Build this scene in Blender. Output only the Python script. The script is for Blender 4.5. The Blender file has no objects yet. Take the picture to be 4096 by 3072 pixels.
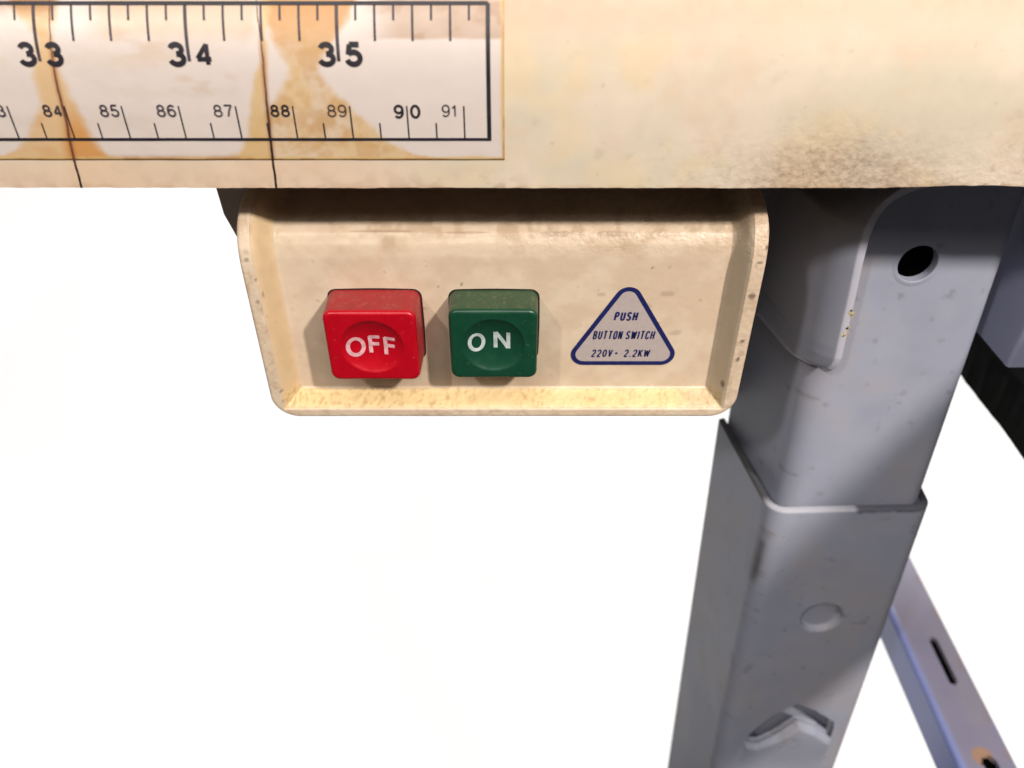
import bpy, bmesh, math
import numpy as np
from mathutils import Vector, Matrix

# ------------------------------------------------------------------ units
# Everything below is written in centimetres, x right, y away, z up, with the
# lens at (0, 0, 0); the lens is 95 cm above the floor.
CM = 0.01
ALB = 0.70          # overall reflectance of the paints and plastics
EYE = 95.0
scene = bpy.context.scene
coll = scene.collection

# ------------------------------------------------------------------ camera
cam_d = bpy.data.cameras.new('camera')
cam_d.sensor_width = 36.0
cam_d.lens = 36.0 * 800 / 1024
cam_d.clip_start = 0.01
cam_d.clip_end = 50
cam_d.dof.use_dof = True
cam_d.dof.focus_distance = 0.168
cam_d.dof.aperture_fstop = 16
cam = bpy.data.objects.new('camera', cam_d)
coll.objects.link(cam)
cam.location = (0, 0, EYE * CM)
cam.rotation_euler = (math.radians(90 - 37.2), 0, 0)
scene.camera = cam

# ------------------------------------------------------------------ world + lamps
w = bpy.data.worlds.new('World')
scene.world = w
w.use_nodes = True
bg = w.node_tree.nodes['Background']
bg.inputs['Color'].default_value = (1.0, 0.93, 0.86, 1)
bg.inputs['Strength'].default_value = 0.06
scene.view_settings.view_transform = 'Standard'
scene.view_settings.look = 'None'
scene.view_settings.exposure = 0
scene.view_settings.gamma = 1


def lamp(name, pos, target, size, power, color, shape='DISK', size_y=None):
    d = bpy.data.lights.new(name, 'AREA')
    d.shape = shape
    d.size = size * CM
    if size_y:
        d.size_y = size_y * CM
    d.energy = power
    d.color = color
    o = bpy.data.objects.new(name, d)
    coll.objects.link(o)
    p = Vector(pos)
    o.location = (p.x * CM, p.y * CM, (p.z + EYE) * CM)
    o.rotation_euler = (Vector(target) - p).to_track_quat('-Z', 'Y').to_euler()
    return o


lamp('ceiling_lamp', (0.63 * 75, 15 - 0.81 * 75, -9 + 0.87 * 75), (0, 15, -9), 4.0, 13.6, (1.0, 0.91, 0.81), 'RECTANGLE', 7)
lamp('ceiling_lamp', (-0.60 * 75, 15 - 0.81 * 75, -9 + 0.87 * 75), (0, 15, -9), 4.0, 3.8, (1.0, 0.92, 0.84), 'RECTANGLE', 7)
# broad soft ceiling light
lamp('ceiling_panel', (0, -62, 116), (0, 15, -9), 110, 16.0, (1.0, 0.93, 0.85), 'SQUARE')
# lamps above and behind that light the white sweep
lamp('backdrop_lamp', (0, 260, 420), (0, 150, -95), 120, 275, (1, 1, 1), 'SQUARE')


# ------------------------------------------------------------------ helpers
def lin(r, g, b):
    def f(c):
        c /= 255
        return c / 12.92 if c <= 0.04045 else ((c + 0.055) / 1.055) ** 2.4
    return np.array([f(r), f(g), f(b)])


def linarr(a):
    a = np.asarray(a, float) / 255
    return np.where(a <= 0.04045, a / 12.92, ((a + 0.055) / 1.055) ** 2.4)


def vnoise(x, y, seed=0, octaves=4, gain=0.5):
    """value noise in 0..1 on arrays"""
    tot = np.zeros_like(x, float)
    amp, norm = 1.0, 0.0
    for o in range(octaves):
        xi = np.floor(x).astype(np.int64)
        yi = np.floor(y).astype(np.int64)
        fx = x - xi
        fy = y - yi
        fx = fx * fx * (3 - 2 * fx)
        fy = fy * fy * (3 - 2 * fy)

        def h(a, b):
            n = (a * 374761393 + b * 668265263 + (seed + o * 17) * 974634777) & 0x7fffffff
            n = ((n ^ (n >> 13)) * 1274126177) & 0x7fffffff
            n = (n ^ (n >> 16)) & 0xffff
            return n / 65535.0
        v = (h(xi, yi) * (1 - fx) + h(xi + 1, yi) * fx) * (1 - fy) + \
            (h(xi, yi + 1) * (1 - fx) + h(xi + 1, yi + 1) * fx) * fy
        tot += amp * v
        norm += amp
        amp *= gain
        x = x * 2.03 + 11.7
        y = y * 2.03 + 5.3
    return tot / norm


def sstep(a, b, x):
    t = np.clip((x - a) / (b - a), 0, 1)
    return t * t * (3 - 2 * t)


def tag(o, label=None, cat=None, group=None, kind=None):
    for k, v in (('label', label), ('category', cat), ('group', group), ('kind', kind)):
        if v:
            o[k] = v
    return o


def empty(name, loc, label, cat, group=None):
    o = bpy.data.objects.new(name, None)
    coll.objects.link(o)
    o.location = (loc[0] * CM, loc[1] * CM, (loc[2] + EYE) * CM)
    o.empty_display_size = 0.02
    return tag(o, label, cat, group)


def world_of(o):
    m = Matrix.Translation(o.location)
    while o.parent:
        o = o.parent
        m = Matrix.Translation(o.location) @ m
    return m.to_translation()


def mesh_obj(name, verts, faces, mat, parent=None, smooth=True, paint=None, rough=None, angle=None):
    """verts in cm, lens-origin"""
    v = np.asarray(verts, float).copy()
    v[:, 2] += EYE
    v *= CM
    if parent is not None:
        v -= np.array(world_of(parent))
    me = bpy.data.meshes.new(name)
    me.from_pydata(v.tolist(), [], faces if isinstance(faces, list) else faces.tolist())
    if smooth:
        me.polygons.foreach_set('use_smooth', np.ones(len(me.polygons), bool))
    if paint is not None:
        a = me.color_attributes.new('paint', 'FLOAT_COLOR', 'POINT')
        c = np.ones((len(v), 4), np.float32)
        c[:, :3] = np.asarray(paint) * ALB
        a.data.foreach_set('color', c.ravel())
    if rough is not None:
        a = me.attributes.new('pits', 'FLOAT', 'POINT')
        a.data.foreach_set('value', np.asarray(rough, np.float32))
    me.update()
    me.validate()
    me.materials.append(mat)
    o = bpy.data.objects.new(name, me)
    coll.objects.link(o)
    if parent is not None:
        o.parent = parent
    if angle:
        try:
            me.set_sharp_from_angle(angle=math.radians(angle))
        except Exception:
            pass
    return o


def grid_faces(nr, nc, closed=False, flip=False):
    r, c = np.meshgrid(np.arange(nr - 1), np.arange(nc if closed else nc - 1), indexing='ij')
    r = r.ravel()
    c = c.ravel()
    c2 = (c + 1) % nc
    f = np.stack([r * nc + c, r * nc + c2, (r + 1) * nc + c2, (r + 1) * nc + c], 1)
    if flip:
        f = f[:, ::-1]
    return f


# ------------------------------------------------------------------ materials
def material(name, base=(0.5, 0.5, 0.5), rough=0.5, attr=None, metallic=0.0, spec=0.4,
             mottle=0.06, mottle_scale=120, bump=0.1, bump_scale=900, bump_dist=0.0002,
             specks=0.0, speck_scale=500, speck_col=(0.12, 0.08, 0.05), pits=False, rough_var=0.1, coat=0.0):
    m = bpy.data.materials.new(name)
    m.use_nodes = True
    nt = m.node_tree
    N, L = nt.nodes, nt.links
    p = N['Principled BSDF']
    p.inputs['Roughness'].default_value = rough
    p.inputs['Metallic'].default_value = metallic
    p.inputs['Specular IOR Level'].default_value = spec
    p.inputs['Coat Weight'].default_value = coat
    tc = N.new('ShaderNodeTexCoord')
    if attr:
        a = N.new('ShaderNodeAttribute')
        a.attribute_name = attr
        col = a.outputs['Color']
    else:
        r = N.new('ShaderNodeRGB')
        r.outputs[0].default_value = (*(b_ * (1.0 if name == 'white_sweep' else ALB) for b_ in base), 1)
        col = r.outputs[0]
    n1 = N.new('ShaderNodeTexNoise')
    n1.inputs['Scale'].default_value = mottle_scale
    n1.inputs['Detail'].default_value = 6
    L.new(tc.outputs['Object'], n1.inputs['Vector'])
    mr = N.new('ShaderNodeMapRange')
    mr.inputs['From Min'].default_value = 0.25
    mr.inputs['From Max'].default_value = 0.75
    mr.inputs['To Min'].default_value = 1 - mottle
    mr.inputs['To Max'].default_value = 1 + mottle
    L.new(n1.outputs['Fac'], mr.inputs['Value'])
    mul = N.new('ShaderNodeVectorMath')
    mul.operation = 'SCALE'
    L.new(col, mul.inputs[0])
    L.new(mr.outputs[0], mul.inputs['Scale'])
    col = mul.outputs[0]
    if specks > 0:
        n3 = N.new('ShaderNodeTexNoise')
        n3.inputs['Scale'].default_value = speck_scale
        n3.inputs['Detail'].default_value = 3
        L.new(tc.outputs['Object'], n3.inputs['Vector'])
        r3 = N.new('ShaderNodeMapRange')
        r3.inputs['From Min'].default_value = 0.66
        r3.inputs['From Max'].default_value = 0.74
        r3.inputs['To Max'].default_value = specks
        L.new(n3.outputs['Fac'], r3.inputs['Value'])
        mx = N.new('ShaderNodeMix')
        mx.data_type = 'RGBA'
        L.new(r3.outputs[0], mx.inputs[0])
        L.new(col, mx.inputs[6])
        mx.inputs[7].default_value = (*speck_col, 1)
        col = mx.outputs[2]
    L.new(col, p.inputs['Base Color'])
    mr2 = N.new('ShaderNodeMapRange')
    mr2.inputs['To Min'].default_value = max(0.02, rough - rough_var)
    mr2.inputs['To Max'].default_value = min(1, rough + rough_var)
    L.new(n1.outputs['Fac'], mr2.inputs['Value'])
    L.new(mr2.outputs[0], p.inputs['Roughness'])
    if bump > 0:
        n2 = N.new('ShaderNodeTexNoise')
        n2.inputs['Scale'].default_value = bump_scale
        n2.inputs['Detail'].default_value = 4
        L.new(tc.outputs['Object'], n2.inputs['Vector'])
        b = N.new('ShaderNodeBump')
        b.inputs['Strength'].default_value = bump
        b.inputs['Distance'].default_value = bump_dist
        if pits:
            pa = N.new('ShaderNodeAttribute')
            pa.attribute_name = 'pits'
            mm = N.new('ShaderNodeMath')
            mm.operation = 'MULTIPLY'
            L.new(pa.outputs['Fac'], mm.inputs[0])
            L.new(n2.outputs['Fac'], mm.inputs[1])
            L.new(mm.outputs[0], b.inputs['Height'])
        else:
            L.new(n2.outputs['Fac'], b.inputs['Height'])
        L.new(b.outputs[0], p.inputs['Normal'])
    return m


M_rail = material('aged_cream_paint', attr='paint', rough=0.55, spec=0.3, mottle=0.03, mottle_scale=260, bump=1.0,
                  bump_scale=620, bump_dist=0.0004, pits=True)
M_tape = material('stained_paper_tape', attr='paint', rough=0.38, mottle=0.02, mottle_scale=300, bump=0.15, bump_scale=300)
M_ink = material('black_ink', (0.016, 0.013, 0.022), 0.5, mottle=0.5, mottle_scale=350, bump=0.0)
M_ink_soft = material('worn_black_ink', (0.05, 0.04, 0.055), 0.55, mottle=0.6, mottle_scale=500, bump=0.0)
M_crack = material('dark_crack', attr='paint', rough=0.8, mottle=0.3, mottle_scale=200, bump=0.0)
M_house = material('aged_beige_plastic', attr='paint', rough=0.4, mottle=0.05, mottle_scale=330, bump=1.0,
                   bump_scale=800, bump_dist=0.0004, pits=True, specks=0.35, speck_scale=330,
                   speck_col=(0.2, 0.12, 0.06))
M_red = material('red_plastic', attr='paint', rough=0.33, mottle=0.06, mottle_scale=500, bump=0.25,
                 bump_scale=1500, bump_dist=0.0001, specks=0.1, speck_scale=900, speck_col=(0.45, 0.2, 0.15))
M_green = material('green_plastic', attr='paint', rough=0.33, mottle=0.10, mottle_scale=500, bump=0.25,
                   bump_scale=1500, bump_dist=0.0001, specks=0.1, speck_scale=900, speck_col=(0.25, 0.3, 0.15))
M_white_ink = material('white_lettering', (0.52, 0.60, 0.60), 0.5, mottle=0.25, mottle_scale=700, bump=0.0)
M_pink_ink = material('pinkish_lettering', (0.74, 0.42, 0.47), 0.5, mottle=0.3, mottle_scale=900, bump=0.0)
M_label = material('silver_label', (0.50, 0.43, 0.42), 0.42, mottle=0.05, mottle_scale=900, bump=0.1)
M_navy = material('navy_ink', (0.012, 0.018, 0.12), 0.4, mottle=0.15, mottle_scale=600, bump=0.0)
M_gap = material('shadow_gap', (0.01, 0.008, 0.008), 0.9, bump=0.0)
M_leg = material('grey_stand_paint', attr='paint', rough=0.5, mottle=0.05, mottle_scale=90, bump=0.12,
                 bump_scale=900, spec=0.22)
M_brace = material('brace_paint', attr='paint', rough=0.35, mottle=0.06, mottle_scale=60, bump=0.1, spec=0.5)
M_black = material('black_bar_paint', (0.003, 0.003, 0.003), 0.8, mottle=0.3, mottle_scale=90, bump=0.3,
                   bump_scale=300, specks=0.12, speck_scale=220, speck_col=(0.05, 0.045, 0.04), spec=0.08)
M_hole = material('hole_shade', (0.006, 0.006, 0.006), 0.9, bump=0.0, spec=0.1)
M_slot = material('slot_shade', (0.05, 0.05, 0.05), 0.7, bump=0.0)
M_plate = material('grey_mounting_plate', (0.70, 0.61, 0.58), 0.5, mottle=0.1, mottle_scale=100, bump=0.1)
M_sweep = material('white_sweep', (0.9, 0.9, 0.9), 0.9, mottle=0.0, bump=0.0, spec=0.0)

# ------------------------------------------------------------------ backdrop
prof = [(44, -EYE)] + [(300 + 60 * math.sin(a), -EYE + 60 - 60 * math.cos(a)) for a in np.linspace(0, math.pi / 2, 20)] + [(360, 60)]
V = [(x * (68 + (f - 44) * 0.56), f, z) for (f, z) in prof for x in (-1, 1)]
F = [[i * 2, i * 2 + 1, i * 2 + 3, i * 2 + 2] for i in range(len(prof) - 1)]
tag(mesh_obj('backdrop', V, F, M_sweep), kind='structure')

# ------------------------------------------------------------------ rail surface
RAILP = [(17.0, -2.40), (15.6, -2.45), (14.95, -2.68), (14.56, -3.02), (14.30, -3.45), (14.17, -3.9),
         (14.12, -4.5), (14.12, -5.15), (14.15, -6.13)]


def catmull(P, n=24):
    out = []
    Q = [P[0]] + list(P) + [P[-1]]
    for i in range(1, len(Q) - 2):
        p0, p1, p2, p3 = [np.array(q, float) for q in Q[i - 1:i + 3]]
        for k in range(n):
            t = k / n
            out.append(.5 * ((2 * p1) + (-p0 + p2) * t + (2 * p0 - 5 * p1 + 4 * p2 - p3) * t * t + (-p0 + 3 * p1 - 3 * p2 + p3) * t ** 3))
    out.append(np.array(P[-1], float))
    return np.array(out)


RC = catmull(RAILP)
Rd = np.r_[0, np.cumsum(np.hypot(*np.diff(RC, axis=0).T))]
RL = Rd[-1]
Rt = np.gradient(RC, axis=0)
Rt /= np.hypot(Rt[:, 0], Rt[:, 1])[:, None]
Rn = np.stack([Rt[:, 1], -Rt[:, 0]], 1)         # outward (towards viewer / up)


def rail_pt(x, s, off=0.0):
    """s = cm up from the lower edge along the surface"""
    q = RL - np.asarray(s, float)
    f = np.interp(q, Rd, RC[:, 0])
    z = np.interp(q, Rd, RC[:, 1])
    nf = np.interp(q, Rd, Rn[:, 0])
    nz = np.interp(q, Rd, Rn[:, 1])
    return np.stack([np.asarray(x, float) + 0 * f, f + nf * off, z + nz * off], -1)


# chart coordinates of marks and stains on the rail face (1 unit about 0.17 mm)
S_T = np.array([0.0, 0.557, 0.948, 1.252, 1.559, 2.278, 2.592, 2.914, 3.168, 3.6, 5.8])
V_T = np.array([188, 159.5, 138.7, 122, 104.5, 61, 41, 20.5, 5, -25, -180.0])
K_T = np.array([53.4, 54.7, 55.6, 56.4, 57.1, 58.7, 59.2, 59.5, 59.6, 59.6, 59.6])


def chart(x, s):
    return 512 + x * np.interp(s, S_T, K_T), np.interp(s, S_T, V_T)


def s_of(v):
    return np.interp(-v, -V_T, S_T)


rail = empty('fence_rail', (0, 15, -6.13), 'long cream painted metal rail with a stained ruler tape on its rounded front', 'rail')

# crack paths in chart coordinates (u, v) ; go through tape and paint
CRACKS = [
    [(50, 0), (50.5, 22), (51.5, 42), (54, 64), (59, 90), (66, 118), (70, 138), (75, 162), (82, 188.5)],
    [(256, -10), (258.5, 20), (261.5, 41), (264, 66), (266, 90), (268.5, 118), (271, 140), (273, 160), (276.5, 188.5)],
]

# -- body
xs = np.arange(-14, 14.01, 0.035)
ss = np.linspace(0, RL, 170)
SS, XX = np.meshgrid(ss, xs, indexing='ij')
U, Vc = chart(XX, SS)
P = rail_pt(XX, SS)
# slight waviness of the lower edge
P[..., 2] += (0.02 * (vnoise(XX * 2.2, XX * 0, 3) - 0.5) + 0.012 * (vnoise(XX * 9, XX * 0, 5) - 0.5)) * np.exp(-SS / 0.15)
P[..., 2] += 0.05 * np.exp(-((U - 975) / 55) ** 2) * np.exp(-SS / 0.2)
n1 = vnoise(XX * 0.8, SS * 0.8, 1, 5)
n2 = vnoise(XX * 1.1 + 40, SS * 1.1, 2, 5)
n3 = vnoise(XX * 5, SS * 5, 7, 4)
A = lin(250, 234, 214)
B = lin(240, 228, 206)
C = lin(246, 218, 192)
D = lin(252, 230, 194)
k1 = sstep(0.35, 0.65, n1)[..., None]
k2 = sstep(0.5, 0.72, n2)[..., None]
k4 = sstep(0.5, 0.75, vnoise(XX * 0.9 + 9, SS * 0.9 + 33, 21, 4))[..., None]
col = A * (1 - k1) + B * k1
col = col * (1 - k2 * .5) + C * k2 * .5
col = col * (1 - k4 * .7) + D * k4 * .7
# grime: along the top, beside the tape, pitted patch low right
g = 0.35 * sstep(30, -5, Vc) * sstep(0.35, 0.7, n3)
g = np.maximum(g, 0.5 * np.exp(-((U - 512) / 14) ** 2) * sstep(60, 0, Vc) * sstep(0.3, 0.6, n2))
pit = sstep(0, 1, np.exp(-(((U - 842) / 95) ** 2)) * np.exp(-(((Vc - 200) / 62) ** 2)) * 1.5)
pit2 = sstep(600, 800, U) * sstep(110, 190, Vc)
fine = vnoise(XX * 13, SS * 13, 9, 3)
fine2 = vnoise(XX * 7, SS * 7, 19, 3)
g = np.maximum(g, pit * (0.38 + 0.28 * sstep(0.4, 0.8, fine)))
g = np.maximum(g, pit2 * 0.45 * sstep(0.6, 0.78, fine2))
g = np.maximum(g, 0.32 * sstep(0.82, 0.9, fine2) * sstep(505, 560, U))
g = np.maximum(g, 0.16 * sstep(0.70, 0.86, vnoise(XX * 2.6, SS * 3, 29, 5)))
g = np.maximum(g, 0.3 * sstep(540, 500, U) * sstep(0.45, 0.7, n3) * sstep(160, 190, Vc))
g = g[..., None]
col = col * (1 - g) + lin(165, 138, 118) * g
e = (0.35 * sstep(183, 189, Vc) * sstep(0.35, 0.65, n3))[..., None]
col = col * (1 - e) + lin(190, 140, 90) * e
pinkish = (0.5 * sstep(540, 300, U) * sstep(158, 165, Vc))[..., None]
col = col * (1 - pinkish) + lin(250, 215, 185) * pinkish
tw_ = 0.8 * sstep(75, 5, Vc)  # tan grime at the top, strengthened to tone down its bright lighting
col = col * (1 - tw_[..., None]) + lin(214, 190, 166) * tw_[..., None]
col *= 0.80
rough = np.clip(0.05 + 0.9 * np.maximum(pit, pit2 * 0.6), 0, 1)
nr, nc = XX.shape
verts = P.reshape(-1, 3)
faces = grid_faces(nr, nc)
# underside lip and ends: solid thickness
low = verts[:nc]
under = np.concatenate([low + [0, 0.05, -0.0], low * [1, 0, 0] + [0, 45.0, -6.13]])
b0 = len(verts)
verts = np.concatenate([verts, under])
cc = np.concatenate([col.reshape(-1, 3), np.tile(col[0], (2, 1)).reshape(-1, 3)])
rr = np.concatenate([rough.ravel(), np.zeros(2 * nc)])
i = np.arange(nc - 1)
uf = np.concatenate([np.stack([i + 1, i, b0 + i, b0 + i + 1], 1), np.stack([b0 + i + 1, b0 + i, b0 + nc + i, b0 + nc + i + 1], 1)])
top_last = (nr - 1) * nc
b1 = len(verts)
verts = np.concatenate([verts, verts[top_last:top_last + nc] * [1, 0, 1] + [0, 45.0, 0]])
cc = np.concatenate([cc, col[0]])
rr = np.concatenate([rr, np.zeros(nc)])
back = np.concatenate([np.stack([top_last + i, top_last + i + 1, b1 + i + 1, b1 + i], 1),
                       np.stack([b1 + i, b1 + i + 1, b0 + nc + i + 1, b0 + nc + i], 1)])
faces = np.concatenate([faces, uf, back])
body = mesh_obj('rail_body', verts, faces, M_rail, rail, paint=cc, rough=rr, angle=50)

# -- tape
TX1 = -0.135
TS0 = 0.557
xs = np.arange(-13.5, TX1 + 0.001, 0.026)
xs[-1] = TX1
ss = np.arange(TS0, 4.2, 0.024)
SS, XX = np.meshgrid(ss, xs, indexing='ij')
U, Vc = chart(XX, SS)
wu = U + 10 * (vnoise(XX * 2.2, SS * 2.2, 31, 4) - 0.5) + 3 * (vnoise(XX * 9, SS * 9, 33, 3) - 0.5)
wv = Vc + 8 * (vnoise(XX * 2.2 + 50, SS * 2.2, 35, 4) - 0.5) + 3 * (vnoise(XX * 9, SS * 9, 37, 3) - 0.5)
base = lin(244, 232, 227)
col = np.zeros(XX.shape + (3,)) + base
nA = vnoise(XX * 1.5, SS * 4.0, 41, 4)
nB = vnoise(XX * 3, SS * 8.0, 43, 4)


def lay(col, mask, c):
    m = np.clip(mask, 0, 1)[..., None]
    return col * (1 - m) + c * m


def band(rows, soft=4):
    """mask between left/right borders given per v row"""
    v = [r[0] for r in rows]
    l = np.interp(wv, v, [r[1] for r in rows])
    r_ = np.interp(wv, v, [r[2] for r in rows])
    soft = soft * 1.5
    return sstep(l - soft, l + soft, wu) * sstep(r_ + soft, r_ - soft, wu)


# faint tan wash across the upper part
col = lay(col, 0.75 * sstep(48, 25, wv) * sstep(80, 110, wu) * sstep(265, 250, wu), lin(224, 200, 172))
col = lay(col, 0.45 * sstep(75, 50, wv) * sstep(95, 120, wu) * sstep(190, 150, wu) * sstep(0.35, 0.6, nA), lin(226, 196, 166))
col = lay(col, 0.4 * sstep(70, 78, wv) * sstep(98, 88, wv) * sstep(160, 185, wu) * sstep(245, 225, wu) * sstep(0.4, 0.6, nB), lin(226, 200, 178))
col = lay(col, 0.22 * sstep(0.45, 0.75, nA) * sstep(262, 200, wu), lin(228, 208, 186))
# brown grey smear with a sharp lower edge
sm = sstep(41, 37, Vc + 3 * (vnoise(XX * 3, SS, 51, 3) - 0.5)) * sstep(352, 410, wu)
col = lay(col, sm * (0.82 + 0.35 * (vnoise(XX * 3, SS * 3, 53, 4) - 0.5)), lin(206, 178, 156))
col = lay(col, sm * 0.7 * sstep(0.55, 0.75, vnoise(XX * 2.5, SS * 3.5, 55, 4)), lin(192, 158, 132))
# glue stain about the right crack
mB = band([(-30, 262, 362), (5, 262, 354), (20, 268, 346), (40, 277, 333), (55, 282, 322), (70, 290, 320), (85, 286, 331),
           (100, 280, 345), (115, 262, 357), (138, 250, 384), (150, 240, 402), (157, 225, 430), (160, 215, 450)])
grn = vnoise(XX * 7, SS * 7, 91, 5)
blo = vnoise(XX * 2.4, SS * 2.4, 93, 5)
col = lay(col, (0.62 + 0.38 * sstep(0.3, 0.65, blo)) * 0.9 * mB, lin(240, 207, 158))
col = lay(col, 0.5 * mB * sstep(0.45, 0.75, grn), lin(226, 184, 128))
mo = mB * sstep(75, 10, wv)
col = lay(col, 0.9 * mo, lin(220, 164, 106))
col = lay(col, 0.45 * mB * sstep(0.45, 0.65, vnoise(XX * 3, SS * 3, 61, 4)), lin(214, 164, 104))
mL = band([(60, 262, 268), (75, 258, 268), (100, 253, 268), (130, 249, 268), (145, 246, 270), (160, 235, 272)], 2.5)
col = lay(col, 0.85 * mL, lin(236, 200, 142))
# glue stain about the left crack
mA = band([(-30, 5, 60), (5, 10, 56), (20, 24, 57), (35, 38, 54), (60, 38, 60), (80, 33, 64), (95, 40, 68), (105, 44, 74),
           (125, 34, 84), (138, 29, 92), (150, 20, 102), (160, -10, 116)], 4)
col = lay(col, 0.85 * mA, lin(240, 200, 145))
col = lay(col, 0.8 * mA * np.maximum(sstep(95, 135, wv) * sstep(58, 72, wu), 0.35 * sstep(0.4, 0.6, nA)), lin(230, 160, 82))
col = lay(col, 0.7 * sstep(22, 2, wv) * mA, lin(160, 108, 66))
col = lay(col, 0.5 * sstep(25, 0, wv) * sstep(20, 0, wu), lin(190, 140, 90))
# stain that bleeds in from the tape's border
ed = np.minimum((SS - TS0) * 56, (TX1 - XX) * 57)
edn = vnoise(XX * 4, SS * 4, 71, 4)
col = lay(col, 0.9 * sstep(5.0, 1.2, ed + 3 * (edn - 0.5)), lin(238, 205, 140))
col = lay(col, (0.35 + 0.65 * sstep(0.4, 0.65, edn)) * sstep(2.6, 0.6, ed), lin(200, 140, 72))
lowb = (SS - TS0) * 56
col = lay(col, 0.75 * sstep(8, 1, lowb + 4 * (edn - .5)) * sstep(70, 120, U) * sstep(262, 235, U) * (0.3 + 0.7 * sstep(0.4, 0.7, edn)), lin(196, 138, 78))
# halo of the cracks
for cr in CRACKS:
    cu = np.interp(Vc, [c[1] for c in cr], [c[0] for c in cr])
    col = lay(col, 0.75 * np.exp(-((U - cu) / 2.6) ** 2) * sstep(25, 60, Vc), lin(170, 105, 60))
col *= 0.78
P = rail_pt(XX, SS, 0.014)
P[..., 1] -= 0.012 * (vnoise(XX * 1.2, SS * 1.2, 81, 3) - 0.5)
nr, nc = XX.shape
tv = P.reshape(-1, 3)
# thin side edges of the tape
edge_b = rail_pt(XX[0], SS[0], -0.01)
edge_r = rail_pt(XX[:, -1], SS[:, -1], -0.01)
b0 = len(tv)
b1 = b0 + nc
tv = np.concatenate([tv, edge_b, edge_r])
i = np.arange(nc - 1)
j = np.arange(nr - 1)
tf = np.concatenate([grid_faces(nr, nc), np.stack([i + 1, i, b0 + i, b0 + i + 1], 1),
                     np.stack([j * nc + nc - 1, b1 + j, b1 + j + 1, (j + 1) * nc + nc - 1], 1)])
tc_ = np.concatenate([col.reshape(-1, 3), col[0], col[:, -1]])
tape = mesh_obj('ruler_tape', tv, tf, M_tape, rail, paint=tc_)

INK = 0.024
X0 = -91.844       # ruler zero so that the 91 cm mark stands at x = -0.844


def strips(name, segs, mat, parent, off=INK):
    """segs: (x0, s0, x1, s1, width) strips laid on the rail surface"""
    Vv, Ff = [], []
    for (x0, s0, x1, s1, wd) in segs:
        m = max(2, int(max(abs(s1 - s0) / 0.12, abs(x1 - x0) / 1.5)) + 1)
        t = np.linspace(0, 1, m)
        dx, ds = x1 - x0, s1 - s0
        ln = math.hypot(dx, ds)
        px, ps = -ds / ln * wd / 2, dx / ln * wd / 2
        k = len(Vv)
        for a in t:
            Vv.append(rail_pt(x0 + dx * a - px, s0 + ds * a - ps, off))
            Vv.append(rail_pt(x0 + dx * a + px, s0 + ds * a + ps, off))
        for a in range(m - 1):
            Ff.append([k + 2 * a, k + 2 * a + 1, k + 2 * a + 3, k + 2 * a + 2])
    return mesh_obj(name, np.array(Vv), Ff, mat, parent, smooth=False)


sF = s_of(138.7)
sTop = s_of(3.5)
xR = X0 + 91.44
strips('printed_frame', [(-13.4, sF, xR + 0.032, sF, 0.05), (xR, sF - 0.02, xR, sTop, 0.068), (-13.4, sTop, xR, sTop, 0.065)], M_ink, tape, INK + 0.004)
segs = []
k = 31 * 8
while k < 36 * 8:
    x = X0 + k * 2.54 / 8
    if k % 8 == 0:
        segs.append((x, s_of(61), x, sTop, 0.055))
    elif k % 2 == 0:
        segs.append((x, s_of(41), x, sTop, 0.038))
    else:
        segs.append((x, s_of(20.5), x, sTop, 0.036))
    k += 1
strips('inch_tick_marks', segs, M_ink_soft, tape)
segs = []
for k in range(79 * 2, 91 * 2 + 1):
    x = X0 + k / 2
    segs.append((x, sF, x, s_of(105.5 if k % 2 == 0 else 122.5), 0.024))
strips('centimetre_tick_marks', segs, M_ink, tape)


# ------------------------------------------------------------------ lettering
def glyphs(txt, bold=0.0, spacing=1.0):
    if txt == '1':
        # plain one without a foot
        v = np.array([(0.55, 0), (0.85, 0), (0.85, 1), (0.6, 1), (0.5, 0.83), (0.2, 0.74), (0.2, 0.64), (0.55, 0.68)])
        me = [[0, 1, 2, 3], [0, 3, 4, 7], [4, 5, 6, 7]]
        return v * [0.55, 1], me
    cu = bpy.data.curves.new('t', 'FONT')
    cu.body = txt
    cu.offset = bold
    cu.space_character = spacing
    cu.resolution_u = 5
    ob = bpy.data.objects.new('t', cu)
    coll.objects.link(ob)
    dg = bpy.context.evaluated_depsgraph_get()
    dg.update()
    me = bpy.data.meshes.new_from_object(ob.evaluated_get(dg))
    bm = bmesh.new()
    bm.from_mesh(me)
    bmesh.ops.remove_doubles(bm, verts=bm.verts, dist=1e-4)
    bmesh.ops.triangulate(bm, faces=bm.faces)
    for _ in range(2):
        long_e = [e_ for e_ in bm.edges if e_.calc_length() > 0.12]
        if not long_e:
            break
        bmesh.ops.subdivide_edges(bm, edges=long_e, cuts=1)
        bmesh.ops.triangulate(bm, faces=bm.faces)
    bm.verts.ensure_lookup_table()
    v = np.array([[q.co.x, q.co.y] for q in bm.verts])
    f = [[q.index for q in fc.verts] for fc in bm.faces]
    bm.free()
    bpy.data.objects.remove(ob)
    bpy.data.curves.remove(cu)
    bpy.data.meshes.remove(me)
    return v, f


def fit_text(txt, x0, x1, y0, y1, bold=0.0, shear=0.0, spacing=1.0):
    v, f = glyphs(txt, bold, spacing)
    lo = v.min(0)
    hi = v.max(0)
    q = (v - lo) / (hi - lo)
    q[:, 0] += shear * (q[:, 1] - 0.5) * (y1 - y0) / (x1 - x0)
    return np.stack([x0 + q[:, 0] * (x1 - x0), y0 + q[:, 1] * (y1 - y0)], 1), f


def merge(items):
    V, F = [], []
    k = 0
    for v, f in items:
        V.append(v)
        F += [[a + k for a in q] for q in f]
        k += len(v)
    return np.concatenate(V), F


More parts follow.
